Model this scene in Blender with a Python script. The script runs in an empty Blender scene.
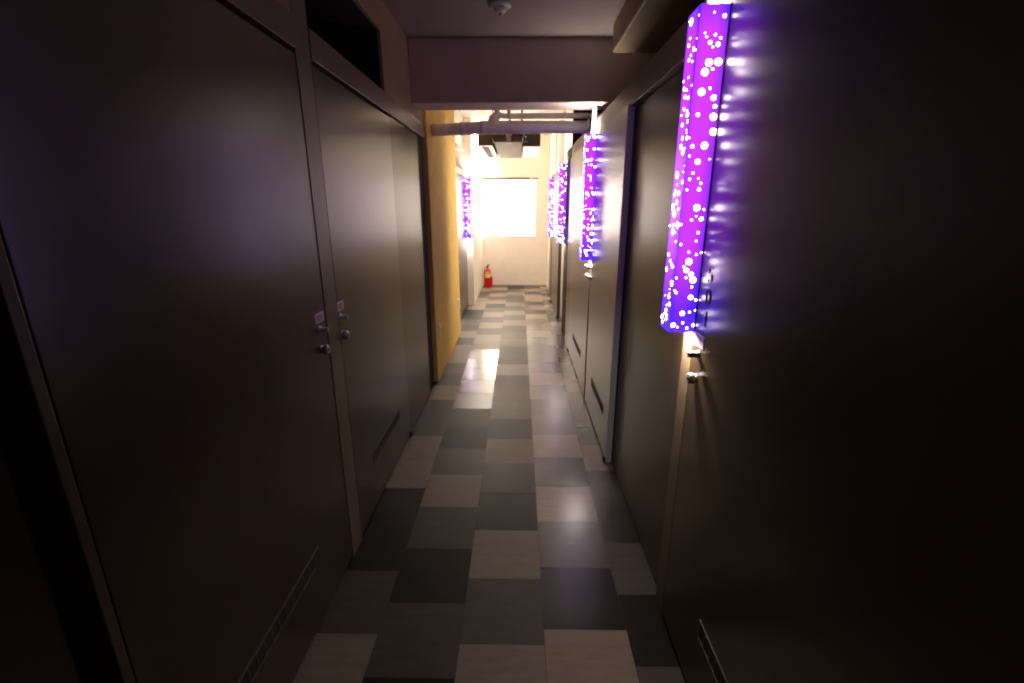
import bpy, bmesh, math, random
from mathutils import Vector, Matrix
random.seed(7)
S = 1.505                      # metres per unit of eye height; all lengths below are in eye heights
C = bpy.context.scene.collection
sc = bpy.context.scene

# ------------------------------------------------------------------ materials
def mat(name, col, rough=.5, metal=0, spec=.5, noise=0.0, nscale=40, bump=0.0, bscale=200, coat=0, ior=1.5, stretch=(1,1,1)):
    m = bpy.data.materials.new(name); m.use_nodes = True
    nt = m.node_tree; p = nt.nodes['Principled BSDF']
    p.inputs['Base Color'].default_value = (*col, 1)
    p.inputs['Roughness'].default_value = rough
    p.inputs['Metallic'].default_value = metal
    p.inputs['Specular IOR Level'].default_value = spec
    p.inputs['Coat Weight'].default_value = coat; p.inputs['IOR'].default_value = ior
    tc = nt.nodes.new('ShaderNodeTexCoord')
    mp = nt.nodes.new('ShaderNodeMapping'); mp.inputs['Scale'].default_value = stretch
    nt.links.new(tc.outputs['Object'], mp.inputs['Vector'])
    if noise:
        n = nt.nodes.new('ShaderNodeTexNoise'); n.inputs['Scale'].default_value = nscale; n.inputs['Detail'].default_value = 5
        nt.links.new(mp.outputs['Vector'], n.inputs['Vector'])
        r = nt.nodes.new('ShaderNodeValToRGB')
        r.color_ramp.elements[0].position = .3; r.color_ramp.elements[1].position = .7
        r.color_ramp.elements[0].color = (*[c*(1-noise) for c in col], 1)
        r.color_ramp.elements[1].color = (*[min(1, c*(1+noise)) for c in col], 1)
        nt.links.new(n.outputs['Fac'], r.inputs['Fac']); nt.links.new(r.outputs['Color'], p.inputs['Base Color'])
    if bump:
        n2 = nt.nodes.new('ShaderNodeTexNoise'); n2.inputs['Scale'].default_value = bscale; n2.inputs['Detail'].default_value = 3
        nt.links.new(mp.outputs['Vector'], n2.inputs['Vector'])
        b = nt.nodes.new('ShaderNodeBump'); b.inputs['Strength'].default_value = bump; b.inputs['Distance'].default_value = .01
        nt.links.new(n2.outputs['Fac'], b.inputs['Height']); nt.links.new(b.outputs['Normal'], p.inputs['Normal'])
    return m

def emit(name, col, strength):
    m = bpy.data.materials.new(name); m.use_nodes = True
    nt = m.node_tree; p = nt.nodes['Principled BSDF']
    p.inputs['Base Color'].default_value = (*[min(.8, c) for c in col], 1)
    p.inputs['Emission Color'].default_value = (*col, 1)
    p.inputs['Emission Strength'].default_value = strength
    return m

def film_mat(name, strength):
    """printed backlit film: magenta print turning violet-blue towards the edges of the sheet"""
    m = bpy.data.materials.new(name); m.use_nodes = True
    nt = m.node_tree; p = nt.nodes['Principled BSDF']
    uv = nt.nodes.new('ShaderNodeUVMap')
    sp = nt.nodes.new('ShaderNodeSeparateXYZ'); nt.links.new(uv.outputs['UV'], sp.inputs[0])
    r1 = nt.nodes.new('ShaderNodeValToRGB')          # across the sheet
    e = r1.color_ramp.elements
    e[0].position = 0; e[0].color = (.2, .2, .2, 1); e[1].position = 1; e[1].color = (.65, .65, .65, 1)
    a = e.new(.2); a.color = (0, 0, 0, 1); a = e.new(.62); a.color = (0.05, .05, .05, 1)
    r2 = nt.nodes.new('ShaderNodeValToRGB')          # up the sheet
    e = r2.color_ramp.elements
    e[0].position = 0; e[0].color = (1, 1, 1, 1); e[1].position = 1; e[1].color = (.55, .55, .55, 1)
    a = e.new(.08); a.color = (.85, .85, .85, 1); a = e.new(.25); a.color = (.12, .12, .12, 1)
    a = e.new(.5); a.color = (0, 0, 0, 1); a = e.new(.93); a.color = (.0, .0, .0, 1)
    nt.links.new(sp.outputs['X'], r1.inputs['Fac']); nt.links.new(sp.outputs['Y'], r2.inputs['Fac'])
    ad = nt.nodes.new('ShaderNodeMath'); ad.operation = 'ADD'; ad.use_clamp = True
    nt.links.new(r1.outputs['Color'], ad.inputs[0]); nt.links.new(r2.outputs['Color'], ad.inputs[1])
    mx = nt.nodes.new('ShaderNodeMix'); mx.data_type = 'RGBA'
    mx.inputs['A'].default_value = (.72, .05, 1.8, 1); mx.inputs['B'].default_value = (.10, .02, 2.2, 1)
    nt.links.new(ad.outputs[0], mx.inputs['Factor'])
    p.inputs['Base Color'].default_value = (.25, .05, .4, 1)
    p.inputs['Roughness'].default_value = .3
    nt.links.new(mx.outputs['Result'], p.inputs['Emission Color'])
    p.inputs['Emission Strength'].default_value = strength
    return m

M = dict(
    door=mat('door_laminate', (.072, .043, .023), .285, 0, .5, ior=1.78, noise=.06, nscale=30, stretch=(1, 1, .08)),
    panel=mat('panel_laminate', (.072, .043, .024), .28, 0, .3, ior=1.45, noise=.06, nscale=30, stretch=(1, 1, .08)),
    post=mat('tan_door_post', (.205, .148, .09), .42, noise=.05),
    dark=mat('dark_brown_post', (.035, .025, .018), .75, 0, .2),
    strip=mat('pale_edge_strip', (.62, .58, .62), .4),
    olive=mat('dull_olive_post', (.10, .085, .042), .6),
    void=mat('void_shade_black', (.016, .012, .009), .9, noise=.1),  # near-black colour stands in for the shade inside the openings
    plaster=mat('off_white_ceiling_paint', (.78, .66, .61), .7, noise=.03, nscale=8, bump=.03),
    ceil=mat('shaded_ceiling_paint', (.37, .295, .27), .75, noise=.03, nscale=8, bump=.03),  # the beam's paint, darkened to carry the near ceiling's shade
    cream=mat('cream_wall_paint', (.87, .81, .715), .6, noise=.03, nscale=6, bump=.02),
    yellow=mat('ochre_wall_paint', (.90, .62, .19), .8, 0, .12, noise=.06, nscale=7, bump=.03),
    ydark=mat('shaded_ochre_paint', (.40, .29, .15), .6, noise=.08, nscale=7, bump=.03),  # ochre paint darkened for shade; also colours the boarding and soffit
    white=mat('white_enamel', (.82, .80, .77), .35),
    alu=mat('aluminium_trim', (.70, .70, .72), .3, 1),
    chrome=mat('brushed_chrome', (.66, .65, .63), .36, .9),
    black=mat('black_rubber', (.012, .012, .012), .6),
    dkmetal=mat('dark_metal', (.05, .048, .045), .4, .6),
    card=mat('pale_lilac_card', (.92, .80, .90), .5),
    cardin=mat('lilac_card_print', (.50, .36, .50), .5),
    ink=mat('dark_ink', (.05, .035, .08), .5),
    red=mat('red_enamel', (.55, .012, .012), .3, coat=.3),
    redbox=mat('red_plastic', (.50, .006, .012), .4),
    label=mat('yellow_label', (.85, .70, .08), .5),
    lab2=mat('orange_label', (.85, .40, .12), .5),
    pvc=mat('grey_pvc_pipe', (.86, .82, .88), .45, noise=.07, nscale=12),
    wrap=mat('pipe_wrap', (.80, .74, .84), .55, noise=.12, nscale=18, bump=.15, bscale=40),
    acgrey=mat('grey_sheet_metal', (.15, .122, .08), .6, noise=.05),
    acdark=mat('shaded_duct_metal', (.16, .135, .105), .6),
    vent=mat('vent_grille_metal', (.16, .14, .125), .5, .2),
    vback=mat('vent_mesh_backing', (.055, .045, .038), .6),
    tube=emit('white_lamp_tube', (1, .90, .78), 60),
    dot=emit('bright_dot_print', (1, .84, .86), 17),
    film=film_mat('purple_backlit_film', 1.0),
    pane=emit('daylit_frosted_glass', (1, .84, .68), 3.2),
    pane2=emit('sunlit_clear_glass', (1, .87, .72), 13),
)

# ------------------------------------------------------------------ mesh helpers
def V(p): return Vector((p[0]*S, p[1]*S, p[2]*S))
def box(bm, x0, x1, y0, y1, z0, z1, mi=0):
    vs = [bm.verts.new(V((x, y, z))) for z in (z0, z1) for y in (y0, y1) for x in (x0, x1)]
    for q in ((0,2,3,1), (4,5,7,6), (0,1,5,4), (2,6,7,3), (0,4,6,2), (1,3,7,5)):
        f = bm.faces.new([vs[i] for i in q]); f.material_index = mi
    return vs
def lathe(bm, prof, centre, axis='X', n=24, sgn=1, mi=0):
    """prof: list of (along, radius) in eye heights"""
    rings = []
    for (a, r) in prof:
        ring = []
        for k in range(n):
            t = 2*math.pi*k/n; c, s = math.cos(t)*r, math.sin(t)*r
            if axis == 'X': p = (centre[0]+sgn*a, centre[1]+c, centre[2]+s)
            elif axis == 'Y': p = (centre[0]+c, centre[1]+sgn*a, centre[2]+s)
            else: p = (centre[0]+c, centre[1]+s, centre[2]+sgn*a)
            ring.append(bm.verts.new(V(p)))
        rings.append(ring)
    for i in range(len(rings)-1):
        for k in range(n):
            f = bm.faces.new((rings[i][k], rings[i][(k+1) % n], rings[i+1][(k+1) % n], rings[i+1][k])); f.material_index = mi; f.smooth = True
    for ring, flip in ((rings[0], True), (rings[-1], False)):
        f = bm.faces.new(ring[::-1] if flip else ring); f.material_index = mi
def tube(bm, pts, r, n=14, mi=0):
    pts = [Vector(p) for p in pts]; rings = []
    up = Vector((.123, .2, 1)).normalized()
    for i, p in enumerate(pts):
        d = (pts[min(i+1, len(pts)-1)]-pts[max(i-1, 0)]).normalized()
        a = d.cross(up); a.normalize(); b = d.cross(a)
        rr = r[i] if isinstance(r, (list, tuple)) else r
        rings.append([bm.verts.new(V(p+a*math.cos(2*math.pi*k/n)*rr+b*math.sin(2*math.pi*k/n)*rr)) for k in range(n)])
    for i in range(len(rings)-1):
        for k in range(n):
            f = bm.faces.new((rings[i][k], rings[i][(k+1) % n], rings[i+1][(k+1) % n], rings[i+1][k])); f.smooth = True; f.material_index = mi
    bm.faces.new(rings[0][::-1]); bm.faces.new(rings[-1])

def world(o):
    w = Vector((0, 0, 0))
    while o is not None: w += o.location; o = o.parent
    return w
def obj(name, bm, mats, parent=None, origin=None, bevel=0):
    """link bm (built in world coordinates) as ONE mesh object"""
    bmesh.ops.recalc_face_normals(bm, faces=bm.faces[:])
    me = bpy.data.meshes.new(name)
    if origin is None and parent is None:
        lo = [min(v.co[i] for v in bm.verts) for i in range(3)]; hi = [max(v.co[i] for v in bm.verts) for i in range(3)]
        o3 = Vector(((lo[0]+hi[0])/2, (lo[1]+hi[1])/2, lo[2]))
    elif origin is not None: o3 = V(origin)
    else: o3 = world(parent)
    bmesh.ops.translate(bm, verts=bm.verts[:], vec=-o3)
    bm.to_mesh(me); bm.free()
    for m in (mats if isinstance(mats, (list, tuple)) else [mats]): me.materials.append(m)
    o = bpy.data.objects.new(name, me); C.objects.link(o)
    if parent is not None:
        o.parent = parent; o.location = o3-world(parent)
    else: o.location = o3
    if bevel:
        b = o.modifiers.new('bevel', 'BEVEL'); b.width = bevel; b.segments = 2; b.limit_method = 'ANGLE'; b.angle_limit = math.radians(50)
    return o
def tag(o, label, cat, group=None, kind=None):
    o['label'] = label; o['category'] = cat
    if group: o['group'] = group
    if kind: o['kind'] = kind
    return o
def thing(name, label, cat, loc, group=None, kind=None):
    o = bpy.data.objects.new(name, None); C.objects.link(o); o.location = V(loc); o.empty_display_size = .05
    return tag(o, label, cat, group, kind)
def struct(name, label, cat, m, *boxes, bevel=0):
    bm = bmesh.new()
    for b in boxes: box(bm, *b)
    return tag(obj(name, bm, m, bevel=bevel), label, cat, kind='structure')
def part(name, parent, m, *boxes, bevel=0):
    bm = bmesh.new()
    for b in boxes: box(bm, *b)
    return obj(name, bm, m, parent, bevel=bevel)

# ------------------------------------------------------------------ floor of checkered vinyl tiles
P = .2017
cols = {  # column: (x0, x1, first boundary, colours from tile k = -1 on;  L light  M middle  D dark  K darker middle)
    'A': (-.540, -.338, .882, 'LMDDLLKKLKMLLDLKMDDLLLMKLM'),
    'B': (-.338, -.137, .773, 'DMDMLMDKMMMMLLLMLMLMDLMLMLM'),
    'C': (-.137,  .065, .858, 'LMLDMLKMMMLMMLMMLMLMLMMLMDM'),
    'D': ( .065,  .267, .901, 'LDMLDLMKKLKMMKLMMLDLDLLDLDM'),
    'E': ( .267,  .470, .808, 'MDMDMLKKKLKMMKMMLMMLLMLKMLM'),
    'G': ( .470,  .672, .838, 'LMDMLMLDMLMDMMLDLMMLMMDLMLM'),
    'F': (-.742, -.540, .790, 'MLMDMMLMDMMLMDLMMLMMLMMDLMM'),
}
rgb = {'L': (.235, .188, .145), 'M': (.088, .074, .059), 'K': (.055, .045, .034), 'D': (.014, .0125, .0105)}
bm = bmesh.new()
lay = bm.loops.layers.float_color.new('tile')
gap = .0006
for c, (x0, x1, off, code) in cols.items():
    for k in range(-14, 28):
        y0 = off+P*k; y1 = min(y0+P, 6.02); 
        if y0 >= 6.02: continue
        ch = code[k+1] if 0 <= k+1 < len(code) else random.choice('LMMKDM')
        j = random.uniform(.92, 1.08); w = random.uniform(-.03, .03)
        col = tuple(v*j for v in rgb[ch])
        col = (col[0]*(1+w), col[1], col[2]*(1-w))
        gl = random.uniform(.42, .50)
        worn = c == 'B' and 7 <= k <= 11      # a run of polished tiles, slight lift added to shift the window reflection
        if worn: gl = {7: .30, 8: .225}.get(k, .205)
        if c in 'DE': gl = random.uniform(.25, .29)
        vs = [bm.verts.new(V(p)) for p in ((x0+gap, y0+gap, (.0020 if k > 7 else .0008)*worn), (x1-gap, y0+gap, (.0010 if k > 7 else .0004)*worn), (x1-gap, y1-gap, 0), (x0+gap, y1-gap, (.0011 if k > 7 else .0004)*worn))]
        f = bm.faces.new(vs)
        for l in f.loops: l[lay] = (*col, gl)
vs = [bm.verts.new(V(p)) for p in ((-.76, -2.3, -.0012), (.86, -2.3, -.0012), (.86, 6.03, -.0012), (-.76, 6.03, -.0012))]
f = bm.faces.new(vs)
for l in f.loops: l[lay] = (.05, .045, .04, .5)
m = bpy.data.materials.new('vinyl_floor_tiles'); m.use_nodes = True
nt = m.node_tree; p = nt.nodes['Principled BSDF']
at = nt.nodes.new('ShaderNodeVertexColor'); at.layer_name = 'tile'
tc = nt.nodes.new('ShaderNodeTexCoord'); mp = nt.nodes.new('ShaderNodeMapping'); mp.inputs['Scale'].default_value = (1.0, 4.0, 1)
nt.links.new(tc.outputs['Object'], mp.inputs['Vector'])
nz = nt.nodes.new('ShaderNodeTexNoise'); nz.inputs['Scale'].default_value = 9; nz.inputs['Detail'].default_value = 8; nz.inputs['Roughness'].default_value = .65
nt.links.new(mp.outputs['Vector'], nz.inputs['Vector'])
mr = nt.nodes.new('ShaderNodeMapRange'); mr.inputs[1].default_value = .3; mr.inputs[2].default_value = .7; mr.inputs[3].default_value = .86; mr.inputs[4].default_value = 1.12
nt.links.new(nz.outputs['Fac'], mr.inputs[0])
mul = nt.nodes.new('ShaderNodeMix'); mul.data_type = 'RGBA'; mul.blend_type = 'MULTIPLY'; mul.inputs['Factor'].default_value = 1
nt.links.new(at.outputs['Color'], mul.inputs['A']); nt.links.new(mr.outputs[0], mul.inputs['B'])
nt.links.new(mul.outputs['Result'], p.inputs['Base Color'])
nt.links.new(at.outputs['Alpha'], p.inputs['Roughness'])
sm = nt.nodes.new('ShaderNodeMapRange'); sm.inputs[1].default_value = .24; sm.inputs[2].default_value = .40; sm.inputs[3].default_value = .75; sm.inputs[4].default_value = .22
nt.links.new(at.outputs['Alpha'], sm.inputs[0]); nt.links.new(sm.outputs[0], p.inputs['Specular IOR Level'])
bn = nt.nodes.new('ShaderNodeTexNoise'); bn.inputs['Scale'].default_value = 7; bn.inputs['Detail'].default_value = 2
nt.links.new(tc.outputs['Object'], bn.inputs['Vector'])
bp = nt.nodes.new('ShaderNodeBump'); bp.inputs['Strength'].default_value = .12; bp.inputs['Distance'].default_value = .01
nt.links.new(bn.outputs['Fac'], bp.inputs['Height']); nt.links.new(bp.outputs['Normal'], p.inputs['Normal'])
tag(obj('floor', bm, m, origin=(0, 0, 0)), 'patchwork of dark, grey and pale square vinyl tiles along the corridor', 'floor', kind='structure')

# ------------------------------------------------------------------ ceilings and beam
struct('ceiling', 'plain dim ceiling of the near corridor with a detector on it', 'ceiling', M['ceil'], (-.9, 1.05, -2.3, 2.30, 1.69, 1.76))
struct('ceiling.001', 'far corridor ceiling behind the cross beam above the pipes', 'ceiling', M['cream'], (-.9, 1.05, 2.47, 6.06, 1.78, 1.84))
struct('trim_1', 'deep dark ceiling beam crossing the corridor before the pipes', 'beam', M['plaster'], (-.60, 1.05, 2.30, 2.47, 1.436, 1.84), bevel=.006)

# ------------------------------------------------------------------ left side
XL = -.484
struct('wall_left', 'dark panel nearest the viewer at the left picture edge', 'wall', M['panel'], (-.56, -.512, -2.3, .415, 0, 1.387))
struct('trim_2', 'narrow tan post left of the nearest left door', 'door post', M['olive'], (-.53, -.482, .424, .438, 0, 1.322), bevel=.002)
struct('trim_3', 'tall tan post between the two left doors, up to the ceiling', 'door post', M['post'], (-.53, -.4825, 1.134, 1.213, 0, 1.69), bevel=.002)
struct('wall_left.001', 'added dark backing that stops light leaks behind the left doors', 'wall', M['dark'], (-.60, -.535, .415, 2.56, 0, 1.387))  # added sheet, keeps the gaps around the left doors dark
struct('wall_left.002', 'fixed brown panel right of the second left door', 'wall', M['panel'], (-.53, -.4845, 1.8976, 2.385, .004, 1.316), bevel=.002)
struct('trim_4', 'dark brown end post of the left partition beside the ochre wall', 'door post', M['dark'], (-.56, -.490, 2.387, 2.535, 0, 1.322))
struct('trim_5', 'tan head rail above the two left doors', 'rail', M['post'], (-.53, -.480, .424, 1.133, 1.322, 1.387), (-.53, -.480, 1.2135, 2.552, 1.322, 1.387), bevel=.002)
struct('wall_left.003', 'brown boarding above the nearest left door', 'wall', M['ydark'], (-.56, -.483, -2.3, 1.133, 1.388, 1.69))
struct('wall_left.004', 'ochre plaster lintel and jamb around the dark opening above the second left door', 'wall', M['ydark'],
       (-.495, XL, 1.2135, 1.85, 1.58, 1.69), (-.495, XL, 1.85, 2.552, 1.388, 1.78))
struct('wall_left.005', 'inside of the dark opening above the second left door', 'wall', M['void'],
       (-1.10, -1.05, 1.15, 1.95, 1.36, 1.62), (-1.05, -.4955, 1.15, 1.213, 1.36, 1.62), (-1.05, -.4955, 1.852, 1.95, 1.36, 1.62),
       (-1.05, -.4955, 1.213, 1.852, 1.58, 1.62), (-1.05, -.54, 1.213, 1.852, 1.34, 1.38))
struct('wall_left.006', 'bright ochre wall on the left under the pipe end, with two outlets', 'wall', M['yellow'], (-.66, -.467, 2.553, 3.655, 0, 1.78), bevel=.008)
struct('wall_left.007', 'far left cream side wall running to the window', 'wall', M['cream'], (-.66, -.457, 4.745, 6.0, 0, 1.78), bevel=.003)
struct('wall_left.008', 'pale wall above the dark opening over the far left door', 'wall', M['cream'], (-.66, -.525, 3.656, 4.74, 1.49, 1.78), (-.62, -.518, 3.656, 4.74, 1.255, 1.30))
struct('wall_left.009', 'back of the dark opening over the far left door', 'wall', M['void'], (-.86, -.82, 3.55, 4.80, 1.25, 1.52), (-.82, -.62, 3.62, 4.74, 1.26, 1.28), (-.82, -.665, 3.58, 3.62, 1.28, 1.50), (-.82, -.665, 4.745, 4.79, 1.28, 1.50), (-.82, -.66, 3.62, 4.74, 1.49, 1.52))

# ------------------------------------------------------------------ right side
struct('wall_right', 'dark panel nearest the viewer on the right', 'wall', M['panel'], (.372, .43, -2.3, .195, 0, 1.38))
struct('trim_6', 'tan post under and behind the nearest light box', 'door post', M['post'], (.3655, .42, .945, 1.0, 0, 1.38), bevel=.002)
struct('wall_right.001', 'plain brown panel beyond the nearest light box', 'wall', M['panel'], (.378, .42, 1.001, 1.672, .004, 1.302))
struct('wall_right.002', 'added dark backing that stops light leaks behind the right doors', 'wall', M['dark'], (.425, .47, .2, 3.429, 0, 1.304))  # added sheet, keeps the gaps around the right doors dark
struct('trim_7', 'slim tan post between the two middle right doors', 'door post', M['post'], (.3565, .42, 2.292, 2.326, 0, 1.304), bevel=.002)
struct('wall_right.003', 'narrow brown panel after the second middle right door', 'wall', M['panel'], (.3545, .42, 3.19, 3.428, .004, 1.302))
struct('trim_8', 'dark brown end post of the right partition before the cream wall', 'door post', M['dark'], (.3555, .47, 3.430, 3.745, 0, 1.38))
struct('trim_9', 'long brown head rail above the right doors', 'rail', M['post'], (.358, .43, 1.0005, 3.429, 1.305, 1.38), bevel=.002)
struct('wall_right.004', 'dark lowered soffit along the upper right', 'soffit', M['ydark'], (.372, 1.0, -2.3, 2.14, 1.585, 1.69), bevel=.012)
struct('wall_right.005', 'inside of the dark gap above the right partition', 'wall', M['void'], (1.0, 1.05, -2.3, 3.74, 1.30, 1.78), (.471, 1.0, -2.3, 3.74, 1.28, 1.304), (.471, 1.0, 3.70, 3.74, 1.304, 1.78), (.3925, .4705, 3.70, 3.7445, 1.3805, 1.78))  # last box is a near-black sheet over the cream end face
struct('wall_right.006', 'lit side recess behind the third light box on the right', 'wall', M['cream'], (.82, .86, 3.70, 4.1795, 0, 1.78), (.471, .82, 3.7005, 3.745, 0, 1.279))
struct('wall_right.007', 'cream far right wall around and beyond the last door', 'wall', M['cream'], (.378, .86, 4.18, 5.04, 0, 1.78), (.364, .50, 5.0405, 6.0, 0, 1.78))
struct('trim_10', 'slim grey post below the farthest right light box', 'door post', M['panel'], (.352, .361, 5.12, 5.46, 0, 1.30), bevel=.002)

# ------------------------------------------------------------------ end wall and window
wx0, wx1, wz0, wz1 = -.440, .217, .607, 1.298
struct('wall_end', 'cream end wall below and around the glaring window', 'wall', M['cream'],
       (-.457, .362, 6.0, 6.06, 0, wz0), (-.457, .362, 6.0, 6.06, wz1, 1.78), (-.457, wx0, 6.0, 6.06, wz0, wz1), (wx1, .362, 6.0, 6.06, wz0, wz1))
win = thing('window_1', 'overexposed square window in the end wall', 'window', ((wx0+wx1)/2, 6.03, wz0), kind='structure')
fw = .012
part('window_frame', win, M['white'], (wx0, wx1, 5.998, 6.05, wz0, wz0+fw), (wx0, wx1, 6.0, 6.05, wz1-fw, wz1), (wx0, wx0+fw, 6.0, 6.05, wz0+fw, wz1-fw), (wx1-fw, wx1, 6.0, 6.05, wz0+fw, wz1-fw))
part('window_pane', win, M['pane2'], (wx0+fw, wx0+.27, 6.03, 6.036, wz0+fw, wz1-fw))
part('window_pane', win, M['pane'], (wx0+.27, wx1-fw, 6.04, 6.046, wz0+fw, wz1-fw))
part('curtain_track', win, M['dkmetal'], (-.452, .135, 5.985, 5.999, 1.300, 1.312), (.16, .235, 5.985, 5.999, 1.302, 1.310), bevel=.003)
struct('wall_back', 'plain wall closing the corridor behind the viewer', 'wall', M['plaster'], (-.7, 1.05, -2.36, -2.30, 0, 1.76))

# ------------------------------------------------------------------ doors
KNOB = [(0, .0105), (.0012, .0105), (.0016, .0078), (.003, .0078), (.004, .0105), (.0055, .0118), (.014, .0118), (.0165, .0105), (.0172, .007)]
BOLT = [(0, .0095), (.0015, .0095), (.002, .0064), (.021, .0064), (.022, .0054)]
def make_door(n, label, xface, side, y0, y1, latch, hinge_end, cardy, number=None, vent=None, ztop=1.312, knob_y=None, hardware=True):
    """side +1: leaf on the right wall facing -X; -1: leaf on the left wall facing +X"""
    s = side; th = .027
    d = thing('door_%d' % n, label, 'door', (xface+s*th/2, (y0+y1)/2, 0), kind='structure')
    xs = sorted((xface, xface+s*th))
    part('door_leaf', d, M['door'], (xs[0], xs[1], y0, y1, .010, ztop), bevel=.0025)
    X = lambda a: xface-s*a                       # a = distance proud of the leaf
    if hardware:
        ky = knob_y
        bm = bmesh.new(); lathe(bm, KNOB, (X(.0), ky, .657), 'X', 28, -s)
        k = obj('door_handle', bm, M['chrome'], d)
        bm = bmesh.new(); lathe(bm, [(.0168, .0040), (.0177, .0040), (.0180, .0032)], (X(0), ky, .657), 'X', 16, -s); box(bm, min(X(.0178), X(.0184)), max(X(.0178), X(.0184)), ky-.0006, ky+.0006, .654, .660)
        obj('keyhole', bm, M['dkmetal'], k)
        bm = bmesh.new(); lathe(bm, BOLT, (X(0), ky, .708), 'X', 22, -s)
        obj('deadbolt', bm, M['chrome'], d)
        cy = ky+.006
        a, b = sorted((X(0), X(.0012)))
        cr = part('door_card', d, M['card'], (a, b, cy-.026, cy+.026, .724, .749))
        cr['label'] = 'pale lilac card'
        a, b = sorted((X(.0012), X(.0016)))
        part('card_print', cr, M['cardin'], (a, b, cy-.013, cy+.013, .729, .744))
    if vent:
        v0, v1 = vent; z0, z1 = .164, .206; t = .0035
        a, b = sorted((X(0), X(.0022))); bx = [(a, b, v0, v1, z0, z0+t), (a, b, v0, v1, z1-t, z1), (a, b, v0, v0+t, z0+t, z1-t), (a, b, v1-t, v1, z0+t, z1-t)]
        vg = part('vent_grille', d, M['vent'], *bx)
        a, b = sorted((X(0), X(.0008)))
        part('vent_backing', vg, M['vback'], (a, b, v0+t, v1-t, z0+t, z1-t))
        a, b = sorted((X(.0008), X(.0019))); bx = []
        nn = 12
        for i in range(1, nn):
            yy = v0+t+(v1-v0-2*t)*i/nn
            bx.append((a, b, yy-.0016, yy+.0016, z0+t, z1-t))
        part('vent_bars', vg, M['vent'], *bx)
    if hinge_end is not None:
        bm = bmesh.new(); a, b = sorted((X(-.012), X(.006)))
        box(bm, a, b, hinge_end-.012, hinge_end+.012, 0, .006)
        lathe(bm, [(0, .008), (.014, .008), (.016, .006)], (X(.002), hinge_end, .004), 'Z', 14)
        obj('pivot_hinge', bm, M['black'], d)
    if number:
        zz = .870
        for i, chh in enumerate(number):
            cu = bpy.data.curves.new('room_number', 'FONT'); cu.body = chh; cu.size = .036*S*1.25; cu.extrude = .0004; cu.align_x = 'CENTER'; cu.align_y = 'CENTER'; cu.shear = 0
            cu.fill_mode = 'NONE'; cu.bevel_depth = .00042; cu.materials.append(M['ink'])
            to = bpy.data.objects.new('room_number', cu); C.objects.link(to); to.parent = d
            dpt = bpy.context.evaluated_depsgraph_get()
            me = bpy.data.meshes.new_from_object(to.evaluated_get(dpt))
            C.objects.unlink(to); bpy.data.objects.remove(to)
            mo = bpy.data.objects.new('room_number', me); C.objects.link(mo); mo.parent = d
            mo['label'] = 'thin dark digit %s' % chh
            w = V((X(.0006), .891-.001*i, zz-.0435*i))
            mo.location = w-world(d)
            mo.scale = (1.15, 1, 1)
            mo.rotation_euler = (math.pi/2, 0, -math.pi/2 if s > 0 else math.pi/2)
    return d
make_door(1, 'large brown door at left with a lilac card, left of the tan post', XL, -1, .441, 1.1325, 1, None, 1, vent=(.60, .938), knob_y=1.090)
make_door(2, 'second left brown door, just beyond the tall tan post', XL, -1, 1.217, 1.897, -1, 1.890, -.3, vent=(1.385, 1.732), knob_y=1.226)
make_door(3, 'narrow-looking dark door far left lit violet beside the ochre wall', -.520, -1, 3.66, 4.735, 1, 3.68, 1, ztop=1.25, hardware=False)
make_door(4, 'nearest right door, dark, numbered 501, mirroring the light box', .365, 1, .200, .942, 1, None, 1, number='501', ztop=1.378, vent=(.42, .742), knob_y=.905)
make_door(5, 'middle right door with a raised near edge, before the second light box', .352, 1, 1.674, 2.289, 1, 1.685, 1, vent=(1.785, 2.10), knob_y=2.262)
d5 = bpy.data.objects['door_5']
es = part('edge_strip', d5, M['strip'], (.3515, .374, 1.668, 1.6735, .006, 1.312), bevel=.0015)
es['label'] = 'pale grey edge strip'
make_door(6, 'farther right brown door just past the second light box', .352, 1, 2.329, 3.187, -1, 3.175, -.3, vent=(2.53, 2.90), knob_y=2.352)
make_door(7, 'far right pale-lit door between the third and fourth light boxes', .350, 1, 4.184, 5.03, 1, 4.20, 1, ztop=1.295, knob_y=5.00)

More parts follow.
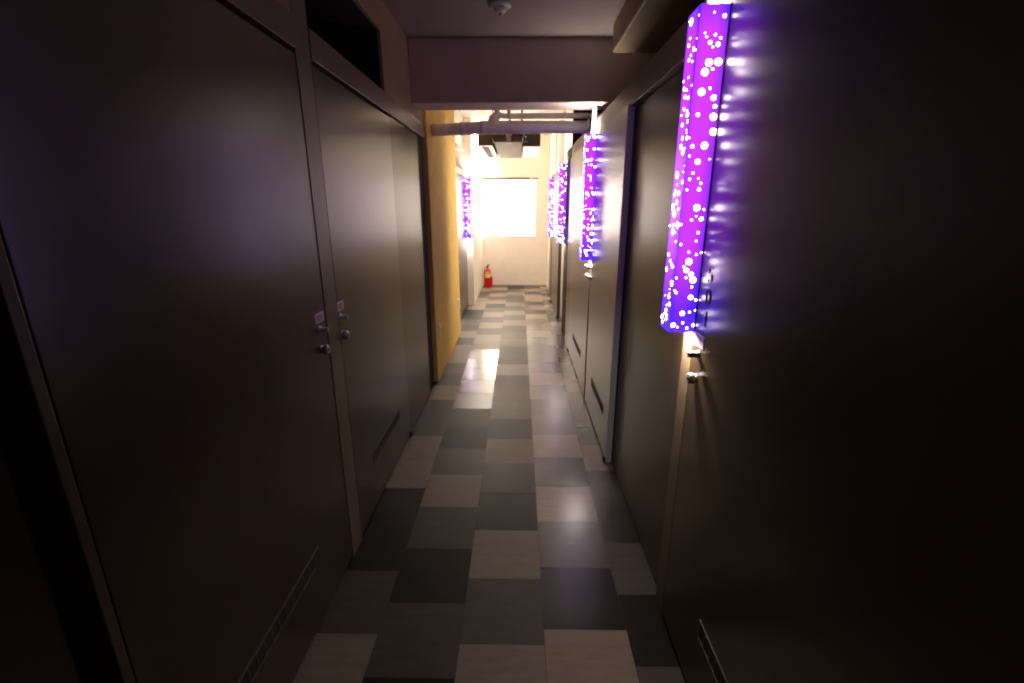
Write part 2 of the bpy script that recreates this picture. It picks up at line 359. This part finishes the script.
# ------------------------------------------------------------------ light boxes
def dots(bm, place, w, h, rng, n, mi):
    """scatter round printed dots over a sheet w x h; place(u, v, lift) -> point"""
    done = []
    tries = 0
    while len(done) < n and tries < 4000:
        tries += 1
        r = rng.choice([.0013, .0016, .002, .002, .003, .0035, .0045, .006])
        u, v = rng.uniform(r, w-r), rng.uniform(r*1.2, h-r*1.2)
        if any((u-a)**2+(v-b)**2 < (r+q+.0012)**2 for a, b, q in done): continue
        done.append((u, v, r))
        k = 20 if r > .003 else 14
        f = bm.faces.new([bm.verts.new(V(place(u+r*math.cos(2*math.pi*i/k), v+r*math.sin(2*math.pi*i/k)))) for i in range(k)])
        f.material_index = mi
def light_box(label, xw, side, yf, z0, z1, seed, w=.052, dp=.060, duct=None):
    """xw: wall face it stands on; side +1 = right wall (box reaches towards -X)"""
    s = side; h = z1-z0
    t = thing('light_box_sign', label, 'light box', (xw-s*w/2, yf+dp/2, z0), group='purple dotted light boxes along the corridor')
    xo = xw-s*w; e = .0012
    def quad(name, cs, place, ww, n, sd, inward):
        bm = bmesh.new(); uvl = bm.loops.layers.uv.new('UVMap')
        f0 = [Vector(c) for c in cs]; inn = Vector(inward)*e
        a = [bm.verts.new(V(c)) for c in f0]; b = [bm.verts.new(V(c+inn)) for c in f0]
        ff = bm.faces.new(a); fb = bm.faces.new(b[::-1])
        for l, q in zip(ff.loops, ((0, 0), (1, 0), (1, 1), (0, 1))): l[uvl].uv = q
        for l, q in zip(fb.loops, ((0, 1), (1, 1), (1, 0), (0, 0))): l[uvl].uv = q
        for i in range(4): bm.faces.new((a[i], b[i], b[(i+1) % 4], a[(i+1) % 4]))
        dots(bm, place, ww, h, random.Random(sd), n, 1)
        me = obj(name, bm, [M['film'], M['dot']], t)
        return me
    L = .0004
    # front faces the viewer; u runs from the free edge to the wall
    quad('front_panel', [(xo, yf, z0), (xw, yf, z0), (xw, yf, z1), (xo, yf, z1)], lambda u, v: (xo+s*u, yf-L, z0+v), w, 64, seed, (0, 1, 0))
    quad('side_panel', [(xo, yf+dp, z0), (xo, yf+.0014, z0), (xo, yf+.0014, z1), (xo, yf+dp, z1)], lambda u, v: (xo-s*L, yf+dp-u, z0+v), dp, 70, seed+1, (s, 0, 0))
    bk = quad('back_panel', [(xw, yf+dp, z0), (xo, yf+dp, z0), (xo, yf+dp, z1), (xw, yf+dp, z1)], lambda u, v: (xw-s*u, yf+dp+L, z0+v), w, 64, seed+2, (0, -1, 0))
    # aluminium corner trims
    a, b = sorted((xw-s*.0026, xw-s*.0002))
    part('edge_trim', t, M['alu'], (a, b, yf-.0022, yf-.0002, z0-.001, z1+.001))
    a, b = sorted((xo-s*.0008, xo-s*.00005))
    part('corner_trim', t, M['alu'], (a, b, yf-.0006, yf+.0012, z0, z1))
    bm = bmesh.new(); lathe(bm, [(0, .0085), (h-.003, .0085)], (xw-s*w*.5, yf+dp*.5, z0+.0015), 'Z', 12)
    tb = obj('lamp_tube', bm, M['tube'], t)
    for zz in (z0+.0015, z1-.0065):
        part('lamp_holder', t, M['white'], (xw-s*w*.5-.0025, xw-s*w*.5+.0025, yf+dp*.5+.0088, yf+dp-.0014, zz, zz+.005))
    for nm, zz, rx in (('lamp_glow_up', z1-.003, math.pi), ('lamp_glow_down', z0+.003, 0)):
        l = bpy.data.lights.new(nm, 'AREA'); l.shape = 'RECTANGLE'; l.size = .022*S; l.size_y = .026*S; l.energy = (1.4 if yf < 1.5 else 2.6) if rx else 3.2; l.color = (1, .88, .76)
        lo = bpy.data.objects.new(nm, l); C.objects.link(lo); lo.parent = t
        lo.location = V((xw-s*w*.5, yf+dp*.32, zz))-world(t); lo.rotation_euler = (rx, 0, 0)
    if duct:
        a, b = sorted((xw-s*.002, xw-s*.022)); part('cable_duct', t, M['white'], (a, b, yf+.044, yf+.060, z1+.0005, duct), bevel=.001)
    return t
light_box('large glowing purple dotted light box beside door 501, nearest the viewer', .3652, 1, .9425, .745, 1.333, 11, duct=1.585)
light_box('second glowing purple light box on the right, above the paired door handles', .3560, 1, 2.300, .738, 1.308, 23, duct=1.436)
light_box('third purple light box on the right, in front of the cream recess', .3553, 1, 3.690, .712, 1.292, 31, w=.058)
light_box('farthest right purple light box, small, next to the window', .3615, 1, 5.06, .672, 1.262, 47, w=.050)
light_box('purple light box on the far left beyond the ochre wall', -.5195, -1, 4.672, .678, 1.258, 53)

# ------------------------------------------------------------------ pipes
def arc(cx, cy, cz, r, a0, a1, n=8): return [(cx+r*math.cos(a0+(a1-a0)*i/n), cy, cz+r*math.sin(a0+(a1-a0)*i/n)) for i in range(n+1)]
t = thing('drain_pipe', 'thick wrapped pipe crossing the corridor under the beam', 'pipe', (0, 2.70, 1.36))
bm = bmesh.new(); tube(bm, [(-.466, 2.70, 1.381), (-.40, 2.70, 1.383), (-.30, 2.70, 1.387), (-.16, 2.70, 1.393), (.0, 2.70, 1.394), (.2, 2.70, 1.394), (.362, 2.70, 1.394)], [.029, .0295, .031, .0325, .0325, .031, .030], 24)
obj('pipe_run', bm, M['wrap'], t)
for x, z, r in ((-.30, 1.387, .0318), (-.19, 1.3918, .0335)):
    bm = bmesh.new(); tube(bm, [(x-.016, 2.70, z-.0006), (x+.016, 2.70, z+.0006)], r, 24); obj('joint_collar', bm, M['wrap'], t)
bm = bmesh.new(); tube(bm, [(-.150, 2.70, 1.41), (-.140, 2.70, 1.435), (-.115, 2.71, 1.452)], [.024, .023, .020], 18); obj('branch_stub', bm, M['wrap'], t)
bm = bmesh.new(); lathe(bm, [(0, .040), (.006, .040), (.010, .034)], (.368, 2.70, 1.394), 'X', 24, -1); obj('wall_flange', bm, M['pvc'], t)
t = thing('water_pipe', 'thin grey pipe running above the thick wrapped pipe', 'pipe', (.1, 2.80, 1.45))
bm = bmesh.new(); tube(bm, [(-.125, 2.80, 1.50), (-.120, 2.80, 1.48), (-.105, 2.80, 1.468), (-.08, 2.80, 1.4645), (.1, 2.80, 1.465), (.43, 2.80, 1.466)], .0145, 18); obj('pipe_run', bm, M['pvc'], t)
bm = bmesh.new(); tube(bm, [(-.125, 2.80, 1.495), (-.125, 2.80, 1.782)], .0145, 18); obj('pipe_riser', bm, M['pvc'], t)
for x in (-.06, .25):
    part('pipe_strap', t, M['alu'], (x-.004, x+.004, 2.782, 2.818, 1.448, 1.484), (x-.002, x+.002, 2.798, 2.802, 1.484, 1.782))
t = thing('drop_pipe', 'short white pipe stub hanging in front of the ceiling unit', 'pipe', (-.066, 3.2, 1.375))
bm = bmesh.new(); lathe(bm, [(0, .0125), (.002, .0135), (.030, .0135), (.0305, .0115), (.41, .0115)], (-.066, 3.22, 1.378), 'Z', 18); obj('pipe_run', bm, M['white'], t)
bm = bmesh.new(); lathe(bm, [(0, .017), (.02, .017)], (-.066, 3.22, 1.42), 'Z', 18); obj('joint_collar', bm, M['white'], t)

# ------------------------------------------------------------------ ceiling air conditioning unit
t = thing('air_conditioner', 'grey ceiling air conditioning unit with two white outlet boxes before the window', 'air conditioner', (-.07, 4.0, 1.40))
zb = 1.40
pl = part('outlet_box', t, M['acdark'], (-.296, -.194, 3.58, 4.47, zb+.004, 1.50), bevel=.003)
g = part('outlet_frame', pl, M['white'], (-.296, -.272, 3.58, 4.47, zb, zb+.004), (-.218, -.194, 3.58, 4.47, zb, zb+.004), (-.272, -.218, 3.58, 3.61, zb, zb+.004), (-.272, -.218, 4.44, 4.47, zb, zb+.004))
part('louvre_grille', pl, M['acgrey'], *[(-.272, -.218, 3.615+.02*i, 3.627+.02*i, zb+.0008, zb+.003) for i in range(41)])
bm = bmesh.new()
v = [bm.verts.new(V(q)) for q in ((-.168, 3.36, zb), (.018, 3.36, zb), (.018, 4.47, zb), (-.163, 4.47, zb), (-.182, 3.36, zb+.03), (.024, 3.36, zb+.03), (.024, 4.47, zb+.03), (-.178, 4.47, zb+.03))]
for q in ((0,1,2,3), (4,5,1,0), (5,6,2,1), (6,7,3,2), (7,4,0,3), (7,6,5,4)): bm.faces.new([v[i] for i in q])
obj('drain_tray', bm, M['acgrey'], t)
part('fan_casing', t, M['acdark'], (-.186, .026, 3.40, 4.46, zb+.0305, 1.50), bevel=.003)
part('control_box', t, M['dkmetal'], (-.10, -.02, 3.383, 3.399, zb+.045, zb+.085), (.0, .02, 3.39, 3.399, zb+.04, zb+.09))
pr = part('outlet_box', t, M['acdark'], (.030, .152, 3.62, 4.47, zb+.004, 1.49), bevel=.003)
part('outlet_frame', pr, M['white'], (.030, .152, 3.62, 4.47, zb, zb+.004))
bm = bmesh.new(); tube(bm, [(.022, 3.40, 1.445), (.045, 3.50, 1.45), (.035, 3.55, 1.425), (.06, 3.60, 1.43)], .004, 8); obj('cable', bm, M['black'], t)
for x, y in ((-.18, 3.5), (.02, 3.5), (-.18, 4.4), (.02, 4.4)):
    bm = bmesh.new(); lathe(bm, [(0, .004), (.282, .004)], (x, y, 1.499), 'Z', 8); obj('hanger_rod', bm, M['dkmetal'], t)

# ------------------------------------------------------------------ smoke detector
t = thing('smoke_detector', 'small round white detector on the ceiling before the beam', 'detector', (-.071, 1.95, 1.66))
bm = bmesh.new(); lathe(bm, [(0, .040), (.006, .040), (.010, .034)], (-.071, 1.95, 1.69), 'Z', 28, -1); obj('base_plate', bm, M['white'], t)
bm = bmesh.new(); lathe(bm, [(.010, .022), (.016, .024), (.024, .020), (.028, .012)], (-.071, 1.95, 1.69), 'Z', 24, -1); obj('sensor_head', bm, M['white'], t)
bm = bmesh.new(); lathe(bm, [(.028, .006), (.031, .005)], (-.071, 1.95, 1.69), 'Z', 12, -1); obj('sensor_cap', bm, M['dkmetal'], t)

# ------------------------------------------------------------------ outlets on the left
def outlet(label, x, y, z):
    t = thing('wall_outlet', label, 'outlet', (x, y, z-.032), group='white wall outlets on the left')
    part('cover_plate', t, M['white'], (x, x+.005, y-.024, y+.024, z-.034, z+.034), bevel=.002)
    part('socket', t, M['acgrey'], (x+.005, x+.0056, y-.006, y+.006, z-.006, z+.006))
outlet('white outlet plate low on the wall beside the dark left post', -.467, 2.66, .285)
outlet('white outlet plate at the far end of the ochre wall', -.467, 3.55, .262)

# ------------------------------------------------------------------ fire extinguisher in its red stand
ex, ey = -.383, 5.86
t = thing('extinguisher_stand', 'red box stand on the floor holding the extinguisher', 'stand', (ex, ey, 0))
hw, hd = .052, .045
part('stand_base', t, M['redbox'], (ex-hw, ex+hw, ey-hd, ey+hd, 0, .008), bevel=.002)
part('stand_wall', t, M['redbox'], (ex-hw, ex+hw, ey-hd, ey-hd+.006, .008, .118), (ex-hw, ex+hw, ey+hd-.006, ey+hd, .008, .126), (ex-hw, ex-hw+.006, ey-hd+.006, ey+hd-.006, .008, .122), (ex+hw-.006, ex+hw, ey-hd+.006, ey+hd-.006, .008, .122))
ex2 = ex-.008
t = thing('fire_extinguisher', 'red fire extinguisher with a yellow label in the far left corner', 'fire extinguisher', (ex2, ey, .009))
R = .036
bm = bmesh.new(); lathe(bm, [(0, R*.92), (.004, R), (.190, R), (.205, R*.9), (.217, R*.62), (.222, R*.36), (.232, R*.34)], (ex2, ey, .009), 'Z', 32); obj('cylinder', bm, M['red'], t)
def wrapband(name, z0, z1, m, a0=-2.6, a1=-.55, rr=R+.0006):
    bm = bmesh.new(); n = 16; lo = []; hi = []
    for i in range(n+1):
        a = a0+(a1-a0)*i/n
        lo.append(bm.verts.new(V((ex2+rr*math.cos(a), ey+rr*math.sin(a), z0)))); hi.append(bm.verts.new(V((ex2+rr*math.cos(a), ey+rr*math.sin(a), z1))))
    for i in range(n):
        f = bm.faces.new((lo[i], lo[i+1], hi[i+1], hi[i])); f.smooth = True
    return obj(name, bm, m, t)
wrapband('body_label', .118, .166, M['label']); wrapband('upper_label', .172, .198, M['lab2'], -2.4, -.9)
bm = bmesh.new(); lathe(bm, [(0, .013), (.012, .013), (.020, .008)], (ex2, ey, .240), 'Z', 16); obj('valve', bm, M['dkmetal'], t)
bm = bmesh.new(); tube(bm, [(ex2-.008, ey, .256), (ex2+.012, ey-.005, .264), (ex2+.034, ey-.012, .262)], .0042, 8); tube(bm, [(ex2-.008, ey, .262), (ex2+.008, ey-.004, .278), (ex2+.026, ey-.010, .284)], .0042, 8); obj('lever_handle', bm, M['black'], t)
bm = bmesh.new(); tube(bm, [(ex2-.008, ey-.006, .250), (ex2-.024, ey-.014, .252), (ex2-.036, ey-.020, .236), (ex2-.039, ey-.022, .19), (ex2-.0395, ey-.022, .128)], .0050, 10); obj('hose', bm, M['black'], t)

# ------------------------------------------------------------------ lights of the place and an added fill
def area(name, loc, rot, sx, sy, power, col):
    l = bpy.data.lights.new(name, 'AREA'); l.shape = 'RECTANGLE'; l.size = sx; l.size_y = sy; l.energy = power; l.color = col
    o = bpy.data.objects.new(name, l); C.objects.link(o); o.location = V(loc); o.rotation_euler = rot
    return o
area('corridor_lamp', (-.15, -1.9, 1.66), (math.radians(-18), 0, 0), .3, .3, .3, (1, .80, .62))

area('end_zone_fill', (-.385, 5.28, 1.70), (0, math.radians(50), 0), .10, 1.1, 50, (1, .91, .77))  # added fill, no fitting seen; brightens the left side wall and end zone

area('side_recess_lamp', (.53, 3.94, 1.15), (0, math.radians(90), 0), 1.2, .12, 31, (1, .85, .62))

w = bpy.data.worlds.new('World'); sc.world = w; w.use_nodes = True
w.node_tree.nodes['Background'].inputs[0].default_value = (.05, .045, .05, 1); w.node_tree.nodes['Background'].inputs[1].default_value = .02

# ------------------------------------------------------------------ camera
f = 466.5; vpx, vpy = 519, 204.5
pitch = math.atan((341.5-vpy)/f); yaw = math.atan((vpx-512)*math.cos(pitch)/f)
cam = bpy.data.cameras.new('camera'); cam.sensor_width = 36; cam.lens = f/1024*36; cam.clip_start = .02
co = bpy.data.objects.new('camera', cam); C.objects.link(co); co.location = (0, 0, S); co.rotation_euler = (math.pi/2-pitch, 0, yaw)
sc.camera = co
sc.view_settings.view_transform = 'Standard'; sc.view_settings.look = 'None'; sc.view_settings.gamma = 1; sc.view_settings.exposure = 0
sc.view_settings.use_curve_mapping = False
try:
    sc.cycles.use_denoising = True; sc.cycles.filter_width = 2.0; sc.cycles.max_bounces = 10; sc.cycles.diffuse_bounces = 6; sc.cycles.glossy_bounces = 5; sc.cycles.sample_clamp_indirect = 6
except Exception: pass
